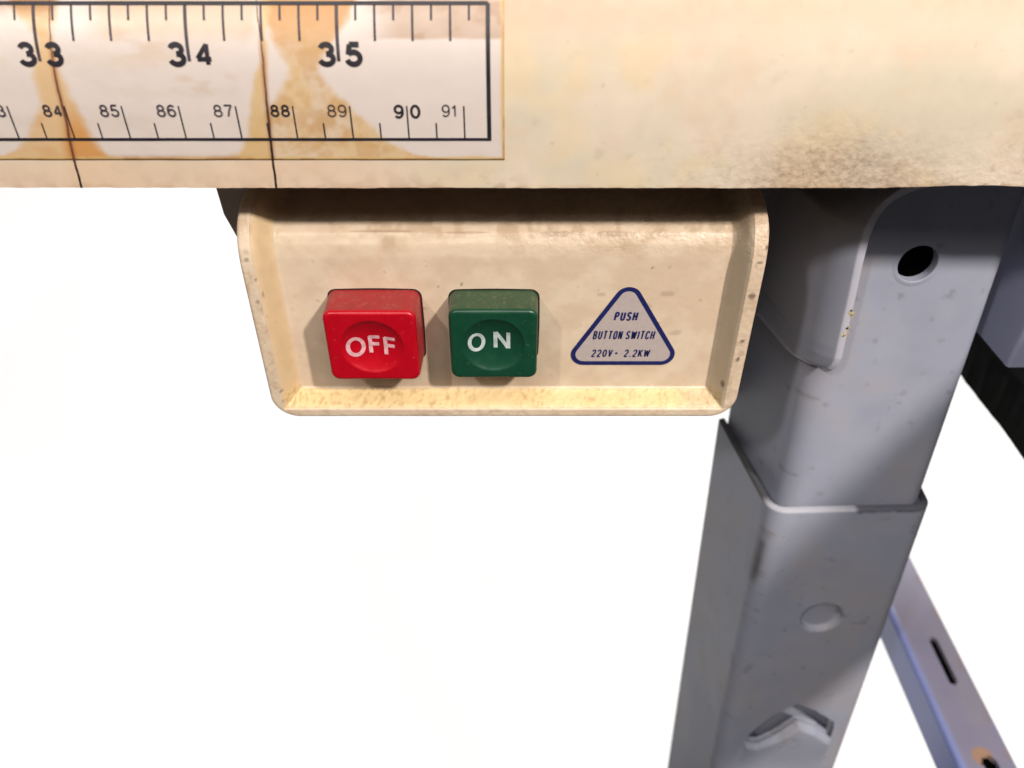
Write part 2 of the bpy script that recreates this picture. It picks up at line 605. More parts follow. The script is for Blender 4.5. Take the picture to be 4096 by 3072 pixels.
def stroke_glyph(polys, x0, x1, z0, z1, wd, shear=0.0):
    """letters drawn as strokes; polys in unit box"""
    V, F = [], []
    for pl_ in polys:
        pts = np.array(pl_, float)
        pts = np.stack([x0 + pts[:, 0] * (x1 - x0) + shear * (pts[:, 1] - .5) * (z1 - z0), z0 + pts[:, 1] * (z1 - z0)], 1)
        # resample
        d = np.r_[0, np.cumsum(np.hypot(*np.diff(pts, axis=0).T))]
        m = max(3, int(d[-1] / 0.022) + 1)
        t = np.linspace(0, d[-1], m)
        q = np.stack([np.interp(t, d, pts[:, 0]), np.interp(t, d, pts[:, 1])], 1)
        g_ = np.gradient(q, axis=0)
        g_ /= np.hypot(g_[:, 0], g_[:, 1])[:, None]
        if np.allclose(pts[0], pts[-1]):
            g_[0] = g_[-1] = (g_[0] + g_[-1]) / np.hypot(*(g_[0] + g_[-1]))
        nrm = np.stack([-g_[:, 1], g_[:, 0]], 1) * wd / 2
        k = len(V)
        for a in range(m):
            V += [q[a] - nrm[a], q[a] + nrm[a]]
        for a in range(m - 1):
            F.append([k + 2 * a, k + 2 * a + 2, k + 2 * a + 3, k + 2 * a + 1])
    return np.array(V), F


def arc(cx, cz, rx, rz, a0, a1, n=14):
    return [(cx + rx * math.cos(math.radians(a)), cz + rz * math.sin(math.radians(a))) for a in np.linspace(a0, a1, n)]


DIG = {
    '0': [arc(.5, .5, .5, .5, 0, 360, 33)],
    '1': [[(.62, 0), (.62, 1)], [(.62, .97), (.5, .84), (.2, .76)]],
    '2': [arc(.5, .72, .47, .28, 170, -35, 16) + [(.1, .12), (.02, .0)], [(0, 0), (1, 0)]],
    '3': [arc(.48, .755, .42, .245, 165, -90, 16), arc(.48, .27, .50, .27, 90, -165, 18)],
    '4': [[(.74, 0), (.74, 1)], [(.74, .98), (.02, .30)], [(0, .27), (1, .27)]],
    '5': [[(.92, 1), (.2, 1)], [(.22, 1), (.10, .50)], [(.10, .50)] + arc(.48, .31, .50, .31, 132, -165, 20)],
    '6': [arc(.5, .31, .48, .31, 0, 360, 30), [(.92, .86)] + arc(.55, .6, .52, .40, 55, 180, 12) + [(.02, .42), (.02, .31)]],
    '7': [[(0, 1), (1, 1)], [(1, 1), (.62, .55), (.38, 0)]],
    '8': [arc(.5, .755, .42, .245, 0, 360, 27), arc(.5, .27, .5, .27, 0, 360, 29)],
    '9': [arc(.5, .69, .48, .31, 0, 360, 30), [(.08, .14)] + arc(.45, .4, .52, .40, 235, 360, 12) + [(.97, .58), (.97, .69)]],
}


DIG.update({
    'P': [[(0, 0), (0, 1)], [(0, 1), (.5, 1)] + arc(.5, .75, .5, .25, 90, -90, 8) + [(0, .5)]],
    'U': [[(0, 1), (0, .3)] + arc(.5, .28, .5, .28, 180, 360, 12) + [(1, 1)]],
    'S': [arc(.5, .74, .48, .26, 20, 180, 10) + [(.1, .62), (.9, .38)] + arc(.5, .26, .5, .26, 0, -165, 12)],
    'H': [[(0, 0), (0, 1)], [(1, 0), (1, 1)], [(0, .5), (1, .5)]],
    'B': [[(0, 0), (0, 1)], [(0, 1), (.5, 1)] + arc(.5, .76, .42, .24, 90, -90, 8) + [(0, .52)], [(.4, .52)] + arc(.5, .26, .5, .26, 90, -90, 8) + [(0, 0)]],
    'T': [[(.5, 0), (.5, 1)], [(-.05, 1), (1.05, 1)]],
    'O': [[(0, .3), (0, .7)] + arc(.5, .72, .5, .28, 180, 0, 10) + arc(.5, .28, .5, .28, 0, -180, 10) + [(0, .3)]],
    'N': [[(0, 0), (0, 1)], [(0, 1), (1, 0)], [(1, 0), (1, 1)]],
    'W': [[(0, 1), (.22, 0)], [(.22, 0), (.5, .9)], [(.5, .9), (.78, 0)], [(.78, 0), (1, 1)]],
    'I': [[(.5, 0), (.5, 1)]],
    'C': [arc(.5, .7, .5, .3, 10, 180, 10) + arc(.5, .3, .5, .3, 180, 350, 10)],
    'V': [[(0, 1), (.5, 0)], [(.5, 0), (1, 1)]],
    'K': [[(0, 0), (0, 1)], [(1, 1), (0, .42)], [(.3, .58), (1, 0)]],
    '.': [[(.5, 0), (.5, .09)]],
})


def word(txt, x0, x1, zc, h, wd=0.04):
    wts = [{'I': .45, '.': .45, 'W': 1.35}.get(c, 1.0) for c in txt]
    gap = 0.24
    u_ = (x1 - x0) / (sum(wts) + gap * (len(txt) - 1))
    x, out = x0, []
    for c, w_ in zip(txt, wts):
        v, f = stroke_glyph(DIG[c], x + wd / 2, x + u_ * w_ - wd / 2, zc - h / 2 + wd / 2, zc + h / 2 - wd / 2, wd, 0.0)
        v[:, 0] += 0.13 * (v[:, 1] - zc)
        out.append((v, f))
        x += u_ * (w_ + gap)
    return merge(out)


def digit(ch, x0, x1, z0, z1, wd):
    h_ = wd / 2
    return stroke_glyph(DIG[ch], x0 + h_, x1 - h_, z0 + h_, z1 - h_, wd)


def rail_text(items, mat):
    v, f = merge(items)
    return mesh_obj('numeral', rail_pt(v[:, 0], v[:, 1], INK + 0.003), f, mat, tape, smooth=False)


for num in (32, 33, 34, 35):
    x = X0 + num * 2.54
    a, b = s_of(66.5), s_of(41.7)
    t1, t2 = str(num)
    rail_text([digit(t1, x - 0.355, x - 0.04, a, b, 0.086), digit(t2, x + 0.105, x + 0.415, a, b, 0.074 if t2 == '4' else 0.086)], M_ink)
for num in range(80, 92):
    x = X0 + num
    a, b = s_of(116.4), s_of(104)
    t1, t2 = str(num)
    if num == 90:
        rail_text([digit('9', x - 0.235, x - 0.055, s_of(118), b, 0.042), digit('0', x + 0.055, x + 0.235, s_of(118), b, 0.042)], M_ink)
    elif num == 91:
        rail_text([digit('9', x - 0.39, x - 0.245, a, b, 0.024), digit('1', x - 0.24, x - 0.10, a, b, 0.024)], M_ink_soft)
    else:
        bo = {88: 0.036, 84: 0.034, 89: 0.024, 87: 0.027}.get(num, 0.031)
        rail_text([digit(t1, x - 0.40, x - 0.245, a, b, bo), digit(t2, x - 0.215, x - 0.06, a, b, bo)], M_ink if num == 88 else M_ink_soft)

for cr in CRACKS:
    Vv, Ff, cpt = [], [], []
    vs = np.linspace(cr[0][1], cr[-1][1], 60)
    for q, v in enumerate(vs):
        u = np.interp(v, [c[1] for c in cr], [c[0] for c in cr])
        s = float(s_of(v))
        kx = np.interp(s, S_T, K_T)
        x = (u - 512) / kx + 0.003 * math.sin(q * 0.7) + 0.002 * math.sin(q * 1.3)
        wd = 0.008 + 0.012 * np.clip((v - 60) / 60, 0, 1) + 0.002 * math.sin(q * 2.3)
        dk = np.clip((v - 95) / 50, 0, 1) if cr is CRACKS[1] else np.clip((v - 150) / 30, 0, 1)
        cpt.append(lin(112, 66, 44) * (1 - dk) + lin(36, 20, 18) * dk)
        cpt.append(cpt[-1])
        off = 0.022 if v < 161 else 0.008
        for sg in (-1, 1):
            Vv.append(rail_pt(x + sg * wd, max(s, 0.0), off))
    for q in range(len(vs) - 1):
        Ff.append([2 * q, 2 * q + 1, 2 * q + 3, 2 * q + 2])
    tag(mesh_obj('crack', np.array(Vv), Ff, M_crack, rail, smooth=False, paint=np.array(cpt)),
        'dark crack through the ruler tape near the 34 and a half inch mark' if cr is CRACKS[1] else 'brown crack through the ruler tape beside the 33')

# ------------------------------------------------------------------ switch
switch = empty('push_button_switch', (-0.18, 16, -12.0), 'beige plastic switch box with a red OFF and a green ON button under the rail', 'switch')
HW, XC = 5.435, -0.185
ZB = -12.08
RC_ = 0.62
prof_r = catmull([(14.6, ZB), (14.6, -10.5), (14.6, -9.0), (14.6, -8.4), (14.61, -8.0), (14.69, -7.6), (14.93, -7.22), (15.4, -6.98), (16.0, -6.91), (17.0, -6.88), (18.0, -6.86), (18.6, -6.7), (18.7, -6.16)], 30)
pd = np.r_[0, np.cumsum(np.hypot(*np.diff(prof_r, axis=0).T))]
pt = np.gradient(prof_r, axis=0)
pt /= np.hypot(pt[:, 0], pt[:, 1])[:, None]
pn = np.stack([pt[:, 1], -pt[:, 0]], 1)    # inward = away from viewer
ts = np.concatenate([np.linspace(0, 1.2, 60), np.linspace(1.22, pd[-1], 190)])
uu = np.concatenate([np.linspace(-1, -0.85, 46)[:-1], np.linspace(-0.85, 0.85, 200)[:-1], np.linspace(0.85, 1, 46)])
TT, UU = np.meshgrid(ts, uu, indexing='ij')
half = HW - np.where(TT < RC_, RC_ - np.sqrt(np.maximum(RC_ ** 2 - (RC_ - TT) ** 2, 0)), 0)
Xl = UU * half
qx = np.abs(Xl) - (HW - RC_)
qy = (RC_ - TT)
sd = np.where((qx > 0) & (qy > 0), np.hypot(np.maximum(qx, 0), np.maximum(qy, 0)), np.maximum(qx, qy)) - RC_
ex = HW - np.abs(Xl)
# inner pocket: sharper corners than the outline
ein = np.minimum(ex - np.where(Xl < 0, 0.26, 0.30), TT - 0.24)
bev = np.where(Xl < 0, 0.40, 0.33)
ramp = np.clip(np.minimum((ex - np.where(Xl < 0, 0.26, 0.30)) / bev, (TT - 0.24) / 0.31), 0, 1)
ramp = np.where(ramp <= 0, 0, ramp)
sm_r = ramp - 0.06 * np.sin(ramp * 2 * np.pi)
depth = 0.5 * sm_r
e_out = -sd
rnd = 0.09
depth = depth + np.where(e_out < rnd, rnd - np.sqrt(np.maximum(rnd ** 2 - (rnd - np.maximum(e_out, 0)) ** 2, 0)), 0)
f0 = np.interp(TT, pd, prof_r[:, 0])
z0 = np.interp(TT, pd, prof_r[:, 1])
nf = np.interp(TT, pd, pn[:, 0])
nz = np.interp(TT, pd, pn[:, 1])
inx = np.sign(nf)
nf, nz = np.abs(nf), -np.abs(nz)
P = np.stack([Xl + XC, f0 + nf * depth, z0 + nz * depth], -1)
nr, nc = TT.shape
hv = P.reshape(-1, 3)
hf = grid_faces(nr, nc)
# boundary loop: right side top->bottom, bottom, left side; extruded back
ring = [r * nc + nc - 1 for r in range(nr - 1, -1, -1)] + [c for c in range(nc - 2, 0, -1)] + [r * nc for r in range(nr)]
bd = hv[ring].copy()
bd_f = bd.copy()
bd_f[:, 1] = np.maximum(bd[:, 1] + 0.3, 20.5)
bd_f[:, 2] = np.minimum(bd[:, 2], -7.0)
b0 = len(hv)
hv = np.concatenate([hv, bd_f])
rg = np.array(ring)
i = np.arange(len(ring) - 1)
hf = np.concatenate([hf, np.stack([rg[i + 1], rg[i], b0 + i, b0 + i + 1], 1)])
XX = P[..., 0]
ZZ = P[..., 2]
TTn = TT
m1 = vnoise(XX * 1.6, TTn * 1.6, 101, 5)
m2 = vnoise(XX * 4.5, TTn * 1.4, 103, 5)
m3 = vnoise(XX * 11, TTn * 11, 105, 3)
A = lin(237, 217, 193)
Bc = lin(229, 206, 181)
k1 = sstep(0.35, 0.65, m1)[..., None]
col = A * (1 - k1) + Bc * k1
inner = sstep(0.02, 0.2, ramp) * sstep(0.99, 0.8, ramp)  # bevel walls: yellowing, with lit left and shaded right painted in
yel_b = inner * sstep(0.8, 0.5, TTn)
yel_l = inner * sstep(XC - 4, XC - 4.5, XX)
col = lay(col, 0.75 * yel_b, lin(246, 214, 150))
col = lay(col, 0.6 * yel_l, lin(244, 210, 155))
col = lay(col, 0.5 * inner * sstep(XC + 4, XC + 4.5, XX), lin(200, 188, 165))
# grime on the upper curve
upc = sstep(3.9, 4.3, TTn) * sstep(6.4, 5.2, TTn)
gr = upc * (0.15 + 0.75 * sstep(0.45, 0.68, m2)) * sstep(4.1, 4.9, TTn + 1.2 * (m1 - 0.5))
col = lay(col, gr * 0.5, lin(168, 138, 104))
for (cx, ct, wx, wt) in ((0.9, 4.85, 0.42, 0.2), (2.15, 4.85, 0.45, 0.2), (-1.0, 4.9, 0.5, 0.12), (-2.6, 5.0, 0.8, 0.1)):
    d2 = ((XX - cx) / wx) ** 2 + ((TTn - ct) / wt) ** 2 + 1.4 * (m2 - 0.5)
    col = lay(col, 0.45 * sstep(1.1, 0.3, d2), lin(150, 118, 92))
for (cx, ct, wx, wt) in ((-3.3, 4.5, 0.5, 0.12), (-0.9, 4.55, 0.8, 0.09)):
    d2 = ((XX - cx) / wx) ** 2 + ((TTn - ct) / wt) ** 2 + 1.2 * (m2 - 0.5)
    col = lay(col, 0.3 * sstep(1.2, 0.2, d2), lin(250, 236, 212))
# bottom bevel dirt
col = lay(col, 0.5 * inner * sstep(0.8, 0.5, TTn) * sstep(0.45, 0.75, vnoise(XX * 18, TTn * 18, 109, 4)) * sstep(0.3, 0.6, m1), lin(160, 122, 72))
# rim dirt, small chips on both flanges
rimm = (ramp <= 0.03) * 1.0
col = lay(col, 0.4 * rimm * sstep(0.5, 0.8, vnoise(XX * 9, TTn * 9, 107, 5)), lin(184, 152, 122))
for (cx, cz, wx, wz) in ((5.1, -7.95, 0.08, 0.035), (5.08, -8.75, 0.09, 0.07), (5.08, -9.9, 0.06, 0.06), (5.06, -10.4, 0.04, 0.08),
                         (5.2, -7.65, 0.04, 0.04), (4.86, -11.15, 0.035, 0.10), (-5.45, -7.9, 0.06, 0.05), (-5.35, -8.35, 0.03, 0.05),
                         (-5.28, -8.75, 0.02, 0.08), (-5.3, -9.3, 0.02, 0.03), (-5.4, -8.9, 0.05, 0.05), (-5.33, -11.3, 0.05, 0.05),
                         (-5.34, -11.6, 0.03, 0.05), (3.0, -8.35, 0.04, 0.03), (3.35, -8.33, 0.03, 0.03), (3.2, -9.75, 0.12, 0.04),
                         (1.2, -8.2, 0.03, 0.02), (-1.1, -8.75, 0.02, 0.03), (-1.6, -8.8, 0.02, 0.02), (1.9, -8.9, 0.02, 0.02)):
    d2 = ((XX - cx) / wx) ** 2 + ((ZZ - cz) / wz) ** 2 + 1.2 * (m3 - 0.5)
    col = lay(col, (0.5 if cx < -5 else 0.75) * sstep(1.3, 0.3, d2), lin(100, 80, 70))
for (cx, cz, r_) in ((3.4, -9.0, 0.16), (3.0, -9.3, 0.13), (2.9, -9.7, 0.1), (1.95, -9.0, 0.1), (3.7, -10.0, 0.15)):
    d2 = (((XX - cx) / r_) ** 2 + ((ZZ - cz) / (r_ * 0.5)) ** 2) + 2 * (m3 - 0.5)
    col = lay(col, 0.28 * sstep(1.2, 0.4, d2), lin(120, 96, 80))
col *= 0.90
hp = np.concatenate([col.reshape(-1, 3), col.reshape(-1, 3)[ring]])
ro = 0.10 + 0.8 * inner * sstep(0.8, 0.5, TTn) + 0.55 * sstep(3.9, 4.4, TTn) * sstep(-3, 1.5, XX) + 0.25 * rimm
hr = np.concatenate([np.clip(ro, 0, 1).ravel(), np.full(len(ring), 0.2)])
housing = mesh_obj('housing', hv, hf, M_house, switch, paint=hp, rough=hr, angle=60)

# grey plate behind the switch, its edge shows at the upper left
pl = [(-6.62, -6.2), (-6.66, -7.3), (-6.62, -8.0), (-6.45, -8.55), (-6.1, -8.9), (-5.5, -9.05), (4.6, -9.05), (4.6, -6.2)]
Vp, Fp = [], []
for y in (17.0, 18.6):
    Vp += [(x, y, z) for x, z in pl]
m = len(pl)
Fp = [list(range(m)), list(range(2 * m - 1, m - 1, -1))] + [[a, a + m, (a + 1) % m + m, (a + 1) % m] for a in range(m)]
mesh_obj('mounting_plate', np.array(Vp), Fp, M_plate, switch, smooth=False)


def rrect_R(th, hw, hh, r):
    """radius of a rounded rectangle in direction th"""
    c, s = np.abs(np.cos(th)), np.abs(np.sin(th))
    lo, hi = 0.0 * th, 0.0 * th + 10
    for _ in range(40):
        mid = (lo + hi) / 2
        qx = mid * c - (hw - r)
        qy = mid * s - (hh - r)
        sd = np.where((qx > 0) & (qy > 0), np.hypot(np.maximum(qx, 0), np.maximum(qy, 0)), np.maximum(qx, qy)) - r
        hi = np.where(sd > 0, mid, hi)
        lo = np.where(sd > 0, lo, mid)
    return lo


RD, DD = 0.68, 0.17


def dimple(r):
    k = np.clip(1 - (r / RD) ** 2, 0, None)
    return DD * k ** 0.8


def button(name, label, cx, cz, hw, hh, ff, mat, c_main, c_dust, seed):
    th = np.linspace(0, 2 * np.pi, 120, endpoint=False) + 0.01
    Rb = rrect_R(th, hw, hh, 0.18)
    rows = []
    for r in np.linspace(0.01, RD, 22):
        rows.append((np.full_like(th, r), ff + dimple(np.full_like(th, r)), 1))
    bv = 0.085
    Ri = Rb - bv
    for t in np.linspace(0.05, 1, 8):
        rows.append((RD + (Ri - RD) * t, np.full_like(th, ff) + 0.0, 1))
    for a in np.linspace(0.2, 1, 6) * math.pi / 2:
        rows.append((Ri + bv * math.sin(a), np.full_like(th, ff + bv * (1 - math.cos(a))), 1))
    for t in np.linspace(0.04, 1, 14):
        rows.append((Rb + 0.025 * t, np.full_like(th, ff + bv + (15.09 - ff - bv) * t), 1))
    V = []
    for R, y, _ in rows:
        V.append(np.stack([cx + R * np.cos(th), y, cz + R * np.sin(th)], 1))
    V = np.concatenate(V)
    fc = grid_faces(len(rows), len(th), closed=True)
    cap = [list(range(len(th)))]
    nn = vnoise(V[:, 0] * 9 + seed, V[:, 1] * 3 + V[:, 2] * 9, seed, 4)
    n4 = vnoise(V[:, 0] * 30 + seed, V[:, 1] * 30 + V[:, 2] * 3, seed + 3, 2)
    upper = sstep(ff + 0.06, ff + 0.13, V[:, 1]) * sstep(cz + hh * 0.75, cz + hh * 0.98, V[:, 2])
    c = np.zeros((len(V), 3)) + c_main
    c = lay(c, upper * (0.55 + 0.25 * (nn - 0.4)), c_dust)
    c = lay(c, upper * 0.12 * sstep(0.62, 0.85, n4), lin(200, 170, 130))
    c = lay(c, 0.04 * sstep(0.55, 0.8, nn), c_dust)
    o = mesh_obj(name, V, fc[:, ::-1].tolist() + cap, mat, switch, paint=c)
    tag(o, label)
    # dark gap round the button in the panel
    Rg = Rb + 0.025 + 0.035
    V2 = np.concatenate([np.stack([cx + Rb * 0.9 * np.cos(th), 0 * th + 15.094, cz + Rb * 0.9 * np.sin(th)], 1),
                         np.stack([cx + 0.006 + Rg * np.cos(th), 0 * th + 15.094, cz + Rg * np.sin(th)], 1)])
    mesh_obj('button_gap', V2, grid_faces(2, len(th), closed=True).tolist(), M_gap, o, smooth=False)
    return o


off_b = button('off_button', 'red square button with a round dimple reading OFF', -3.01, -9.79, 0.985, 0.885, 14.2, M_red, lin(184, 2, 28), lin(128, 50, 52), 5)
on_b = button('on_button', 'green square button with a round dimple reading ON', -0.40, -9.80, 0.95, 0.885, 14.28, M_green, lin(18, 68, 48), lin(64, 84, 56), 15)


def button_text(items, parent, cx, cz, ff, ink=None):
    v, f = merge(items)
    # refine so the letters follow the dimple
    r = np.hypot(v[:, 0] - cx, v[:, 1] - cz)
    return mesh_obj('lettering', np.stack([v[:, 0], ff + dimple(r) - 0.012, v[:, 1]], 1), f, ink or M_white_ink, parent, smooth=False)


circ = [(0.5 + 0.5 * math.cos(a), 0.5 + 0.5 * math.sin(a)) for a in np.linspace(0, 2 * math.pi, 49)]
gO = [circ]
gF = [[(0, 0), (0, 1)], [(-0.08, 0.96), (1, 0.96)], [(0, 0.52), (0.9, 0.52)]]
gN = [[(0, 0), (0, 1.0)], [(0.02, 0.98), (0.98, 0.02)], [(1, 0), (1, 1)]]
zt, zb = -9.60, -10.05
button_text([stroke_glyph(gO, -3.55, -3.22, zb, zt - 0.04, 0.085),
             stroke_glyph(gF, -3.07, -2.86, zb + 0.03, zt, 0.085),
             stroke_glyph(gF, -2.74, -2.52, zb + 0.0, zt - 0.02, 0.085)], off_b, -3.01, -9.79, 14.2, M_pink_ink)
button_text([stroke_glyph(gO, -0.92, -0.62, -9.98, -9.58, 0.08),
             stroke_glyph(gN, -0.36, -0.08, -9.95, -9.53, 0.085)], on_b, -0.40, -9.80, 14.28)

# triangular rating label
LX, LZT, LZB = 2.55, -8.81, -10.89


def tri_loop(r_out, n=14):
    hw, r = 1.195, 0.30
    c = [(LX, LZT - r), (LX - hw + r, LZB + r), (LX + hw - r, LZB + r)]
    out = []
    rot = math.atan2((LZT - r) - (LZB + r), hw - r)         # slope of the sides
    arcs = [(math.pi / 2 - (math.pi / 2 - (math.pi / 2 - rot)), 0)]
    nr_ = math.pi / 2 - rot
    spans = [(nr_, math.pi - nr_), (math.pi - nr_, 1.5 * math.pi), (1.5 * math.pi, 2 * math.pi + nr_)]
    for (cx, cz), (a0, a1) in zip(c, spans):
        for a in np.linspace(a0, a1, n):
            out.append((cx + (r - r_out) * math.cos(a), cz + (r - r_out) * math.sin(a)))
    return np.array(out)


o_l = tri_loop(0.0)
i_l = tri_loop(0.105)
n_ = len(i_l)
Lv = np.concatenate([np.stack([i_l[:, 0], 0 * i_l[:, 0] + 15.085, i_l[:, 1]], 1)])
label = mesh_obj('rating_label', np.stack([o_l[:, 0], 0 * o_l[:, 0] + 15.088, o_l[:, 1]], 1), [list(range(n_))], M_label, switch, smooth=False)
tag(label, 'triangular silver label with a navy border')
bvv = np.concatenate([np.stack([i_l[:, 0], 0 * i_l[:, 0] + 15.083, i_l[:, 1]], 1), np.stack([o_l[:, 0], 0 * o_l[:, 0] + 15.083, o_l[:, 1]], 1)])
mesh_obj('border', bvv, grid_faces(2, n_, closed=True).tolist(), M_navy, label, smooth=False)


def label_text(items):
    v, f = merge(items)
    mesh_obj('lettering', np.stack([v[:, 0], 0 * v[:, 0] + 15.082, v[:, 1]], 1), f, M_navy, label, smooth=False)


label_text([word('PUSH', 2.28, 2.80, -9.56, 0.245, 0.044)])
label_text([word('BUTTON', 1.84, 2.50, -10.06, 0.24, 0.035), word('SWITCH', 2.58, 3.23, -10.06, 0.24, 0.035)])
label_text([word('220V', 1.83, 2.31, -10.56, 0.22, 0.034), word('2.2KW', 2.58, 3.17, -10.56, 0.22, 0.034),
            (np.array([(2.40 + 0.03 * math.cos(a), -10.56 + 0.03 * math.sin(a)) for a in np.linspace(0, 2 * math.pi, 12, endpoint=False)]), [list(range(12))])])

# ------------------------------------------------------------------ stand
stand = empty('saw_stand', (10, 18, -60), 'grey painted steel saw stand with a corner leg slid into a wider lower leg', 'stand')
KX, KF, ZR = 0.028, 0.048, -17.2


def lean(x, f, z):
    return np.stack([x + KX * (ZR - z), f - KF * (ZR - z), z], -1)


def round_path(P_, r, n=8):
    """polyline (x, f) with rounded corners; r per corner"""
    out = [np.array(P_[0], float)]
    for i_ in range(1, len(P_) - 1):
        a, b, c = [np.array(q, float) for q in (P_[i_ - 1], P_[i_], P_[i_ + 1])]
        u1 = (a - b) / np.linalg.norm(a - b)
        u2 = (c - b) / np.linalg.norm(c - b)
        ang = math.acos(np.clip(u1 @ u2, -1, 1))
        t = r[i_ - 1] / math.tan(ang / 2)
        cen = b + (u1 + u2) / np.linalg.norm(u1 + u2) * r[i_ - 1] / math.sin(ang / 2)
        p1, p2 = b + u1 * t, b + u2 * t
        a1 = math.atan2(*(p1 - cen)[::-1])
        a2 = math.atan2(*(p2 - cen)[::-1])
        while a2 - a1 > math.pi:
            a2 -= 2 * math.pi
        while a1 - a2 > math.pi:
            a2 += 2 * math.pi
        for k_ in range(n + 1):
            th_ = a1 + (a2 - a1) * k_ / n
            out.append(cen + r[i_ - 1] * np.array([math.cos(th_), math.sin(th_)]))
    out.append(np.array(P_[-1], float))
    return np.array(out)


def densify(P_, step):
    out = [P_[0]]
    for a, b in zip(P_[:-1], P_[1:]):
        m_ = max(1, int(np.linalg.norm(b - a) / step))
        for k_ in range(1, m_ + 1):
            out.append(a + (b - a) * k_ / m_)
    return np.array(out)


def leg_shell(name, cs, z_hi, z_lo, thick, paintf, relief=None, dz=0.08, hole=None, label=None):
    """open channel: outer sheet from cross-section cs, with real thickness"""
    cs = densify(cs, dz)
    tg = np.gradient(cs, axis=0)
    tg /= np.hypot(tg[:, 0], tg[:, 1])[:, None]
    nm = np.stack([-tg[:, 1], tg[:, 0]], 1)     # inward
    if nm[len(nm) // 2][1] < 0:
        nm = -nm
    arc = np.r_[0, np.cumsum(np.hypot(*np.diff(cs, axis=0).T))]
    zs = np.arange(z_hi, z_lo - 1e-6, -dz)
    if relief:
        zs = np.concatenate([np.arange(z_hi, -31.5, -dz), np.arange(-31.5, z_lo - 1e-6, -0.5)])
    Zg, Cg = np.meshgrid(zs, np.arange(len(cs)), indexing='ij')
    X = cs[Cg, 0]
    Fv = cs[Cg, 1]
    h = np.zeros_like(X)
    if relief:
        h = relief(X + KX * (ZR - Zg), Zg)
    h = np.where(nm[Cg, 1] > 0.9, h, 0)
    edge = np.clip((z_hi - Zg) / 0.07, 0, 1)
    h2 = h - 0.05 * (1 - np.sqrt(np.clip(1 - (1 - edge) ** 2, 0, 1)))
    O = lean(X - nm[Cg, 0] * h2, Fv - nm[Cg, 1] * h2, Zg)
    I = lean(X + nm[Cg, 0] * (thick - h), Fv + nm[Cg, 1] * (thick - h), Zg)
    nr_, nc_ = X.shape
    fo = grid_faces(nr_, nc_)
    fi = grid_faces(nr_, nc_, flip=True) + nr_ * nc_
    b_ = nr_ * nc_
    if hole:
        hx, hz, hr = hole
        cen = O.reshape(-1, 3)[fo].mean(1)
        keep = np.hypot(cen[:, 0] - hx, cen[:, 2] - hz) > hr
        keep |= np.tile(nm[:, 1], nr_)[fo[:, 0]] < 0.9
        fo = fo[keep]
        fi = fi[keep]
    if relief:
        open_ = ((PK > 0.5) & (nm[Cg, 1] > 0.9)).ravel()
        cut = open_[fo].all(1)
        fo = fo[~cut]
        fi = fi[~cut]
    V_ = np.concatenate([O.reshape(-1, 3), I.reshape(-1, 3)])
    i_ = np.arange(nc_ - 1)
    top_ = np.stack([i_, b_ + i_, b_ + i_ + 1, i_ + 1], 1)
    L_ = (nr_ - 1) * nc_
    bot_ = np.stack([L_ + i_ + 1, b_ + L_ + i_ + 1, b_ + L_ + i_, L_ + i_], 1)
    j_ = np.arange(nr_ - 1) * nc_
    s1 = np.stack([j_, j_ + nc_, b_ + j_ + nc_, b_ + j_], 1)
    j2 = j_ + nc_ - 1
    s2 = np.stack([j2, b_ + j2, b_ + j2 + nc_, j2 + nc_], 1)
    fcs = np.concatenate([fo, fi, top_, bot_, s1, s2])
    c_ = paintf(V_)
    o_ = mesh_obj(name, V_, fcs, M_leg, stand, paint=c_, angle=45)
    if label:
        tag(o_, label)
    return o_


GREY = lin(182, 187, 207)


def leg_paint(V_):
    n_a = vnoise(V_[:, 0] * 0.7 + V_[:, 1] * 0.7, V_[:, 2] * 0.5, 201, 4)
    n_b = vnoise(V_[:, 0] * 3 + V_[:, 1] * 3, V_[:, 2] * 3, 203, 4)
    c_ = np.zeros((len(V_), 3)) + GREY
    c_ = lay(c_, 0.5 * sstep(0.45, 0.7, n_a), lin(190, 186, 194))
    c_ = lay(c_, 0.4 * sstep(0.45, 0.7, 1 - n_a), lin(172, 180, 204))
    c_ = lay(c_, 0.35 * sstep(0.72, 0.82, n_b), lin(120, 112, 108))
    return c_ * 0.82


def lower_paint(V_):
    c_ = leg_paint(V_)
    # smear down the rounded front corner
    xx = V_[:, 0] - KX * (ZR - V_[:, 2])
    nn = vnoise(V_[:, 0] * 6, V_[:, 2] * 2.0, 211, 4)
    ax = 7.66 - 0.03 * (-V_[:, 2] - 19)
    ms = np.exp(-((xx - ax) / 0.10) ** 2) * sstep(-18.3, -18.9, V_[:, 2]) * sstep(-20.8, -20.3, V_[:, 2]) * (V_[:, 1] < 17.2)
    c_ = lay(c_, 0.8 * ms * (0.4 + 0.8 * nn), lin(86, 84, 84))
    # highlight and dark gap line painted along the top lip
    c_ = lay(c_, 0.6 * sstep(-17.34, -17.27, V_[:, 2]) * sstep(11.2, 10.2, V_[:, 0]), lin(190, 190, 198))
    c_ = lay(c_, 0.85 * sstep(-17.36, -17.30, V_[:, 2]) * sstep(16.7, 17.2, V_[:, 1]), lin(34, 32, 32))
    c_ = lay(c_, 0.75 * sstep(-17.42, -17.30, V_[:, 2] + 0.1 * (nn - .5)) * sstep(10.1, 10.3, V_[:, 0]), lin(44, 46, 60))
    return c_


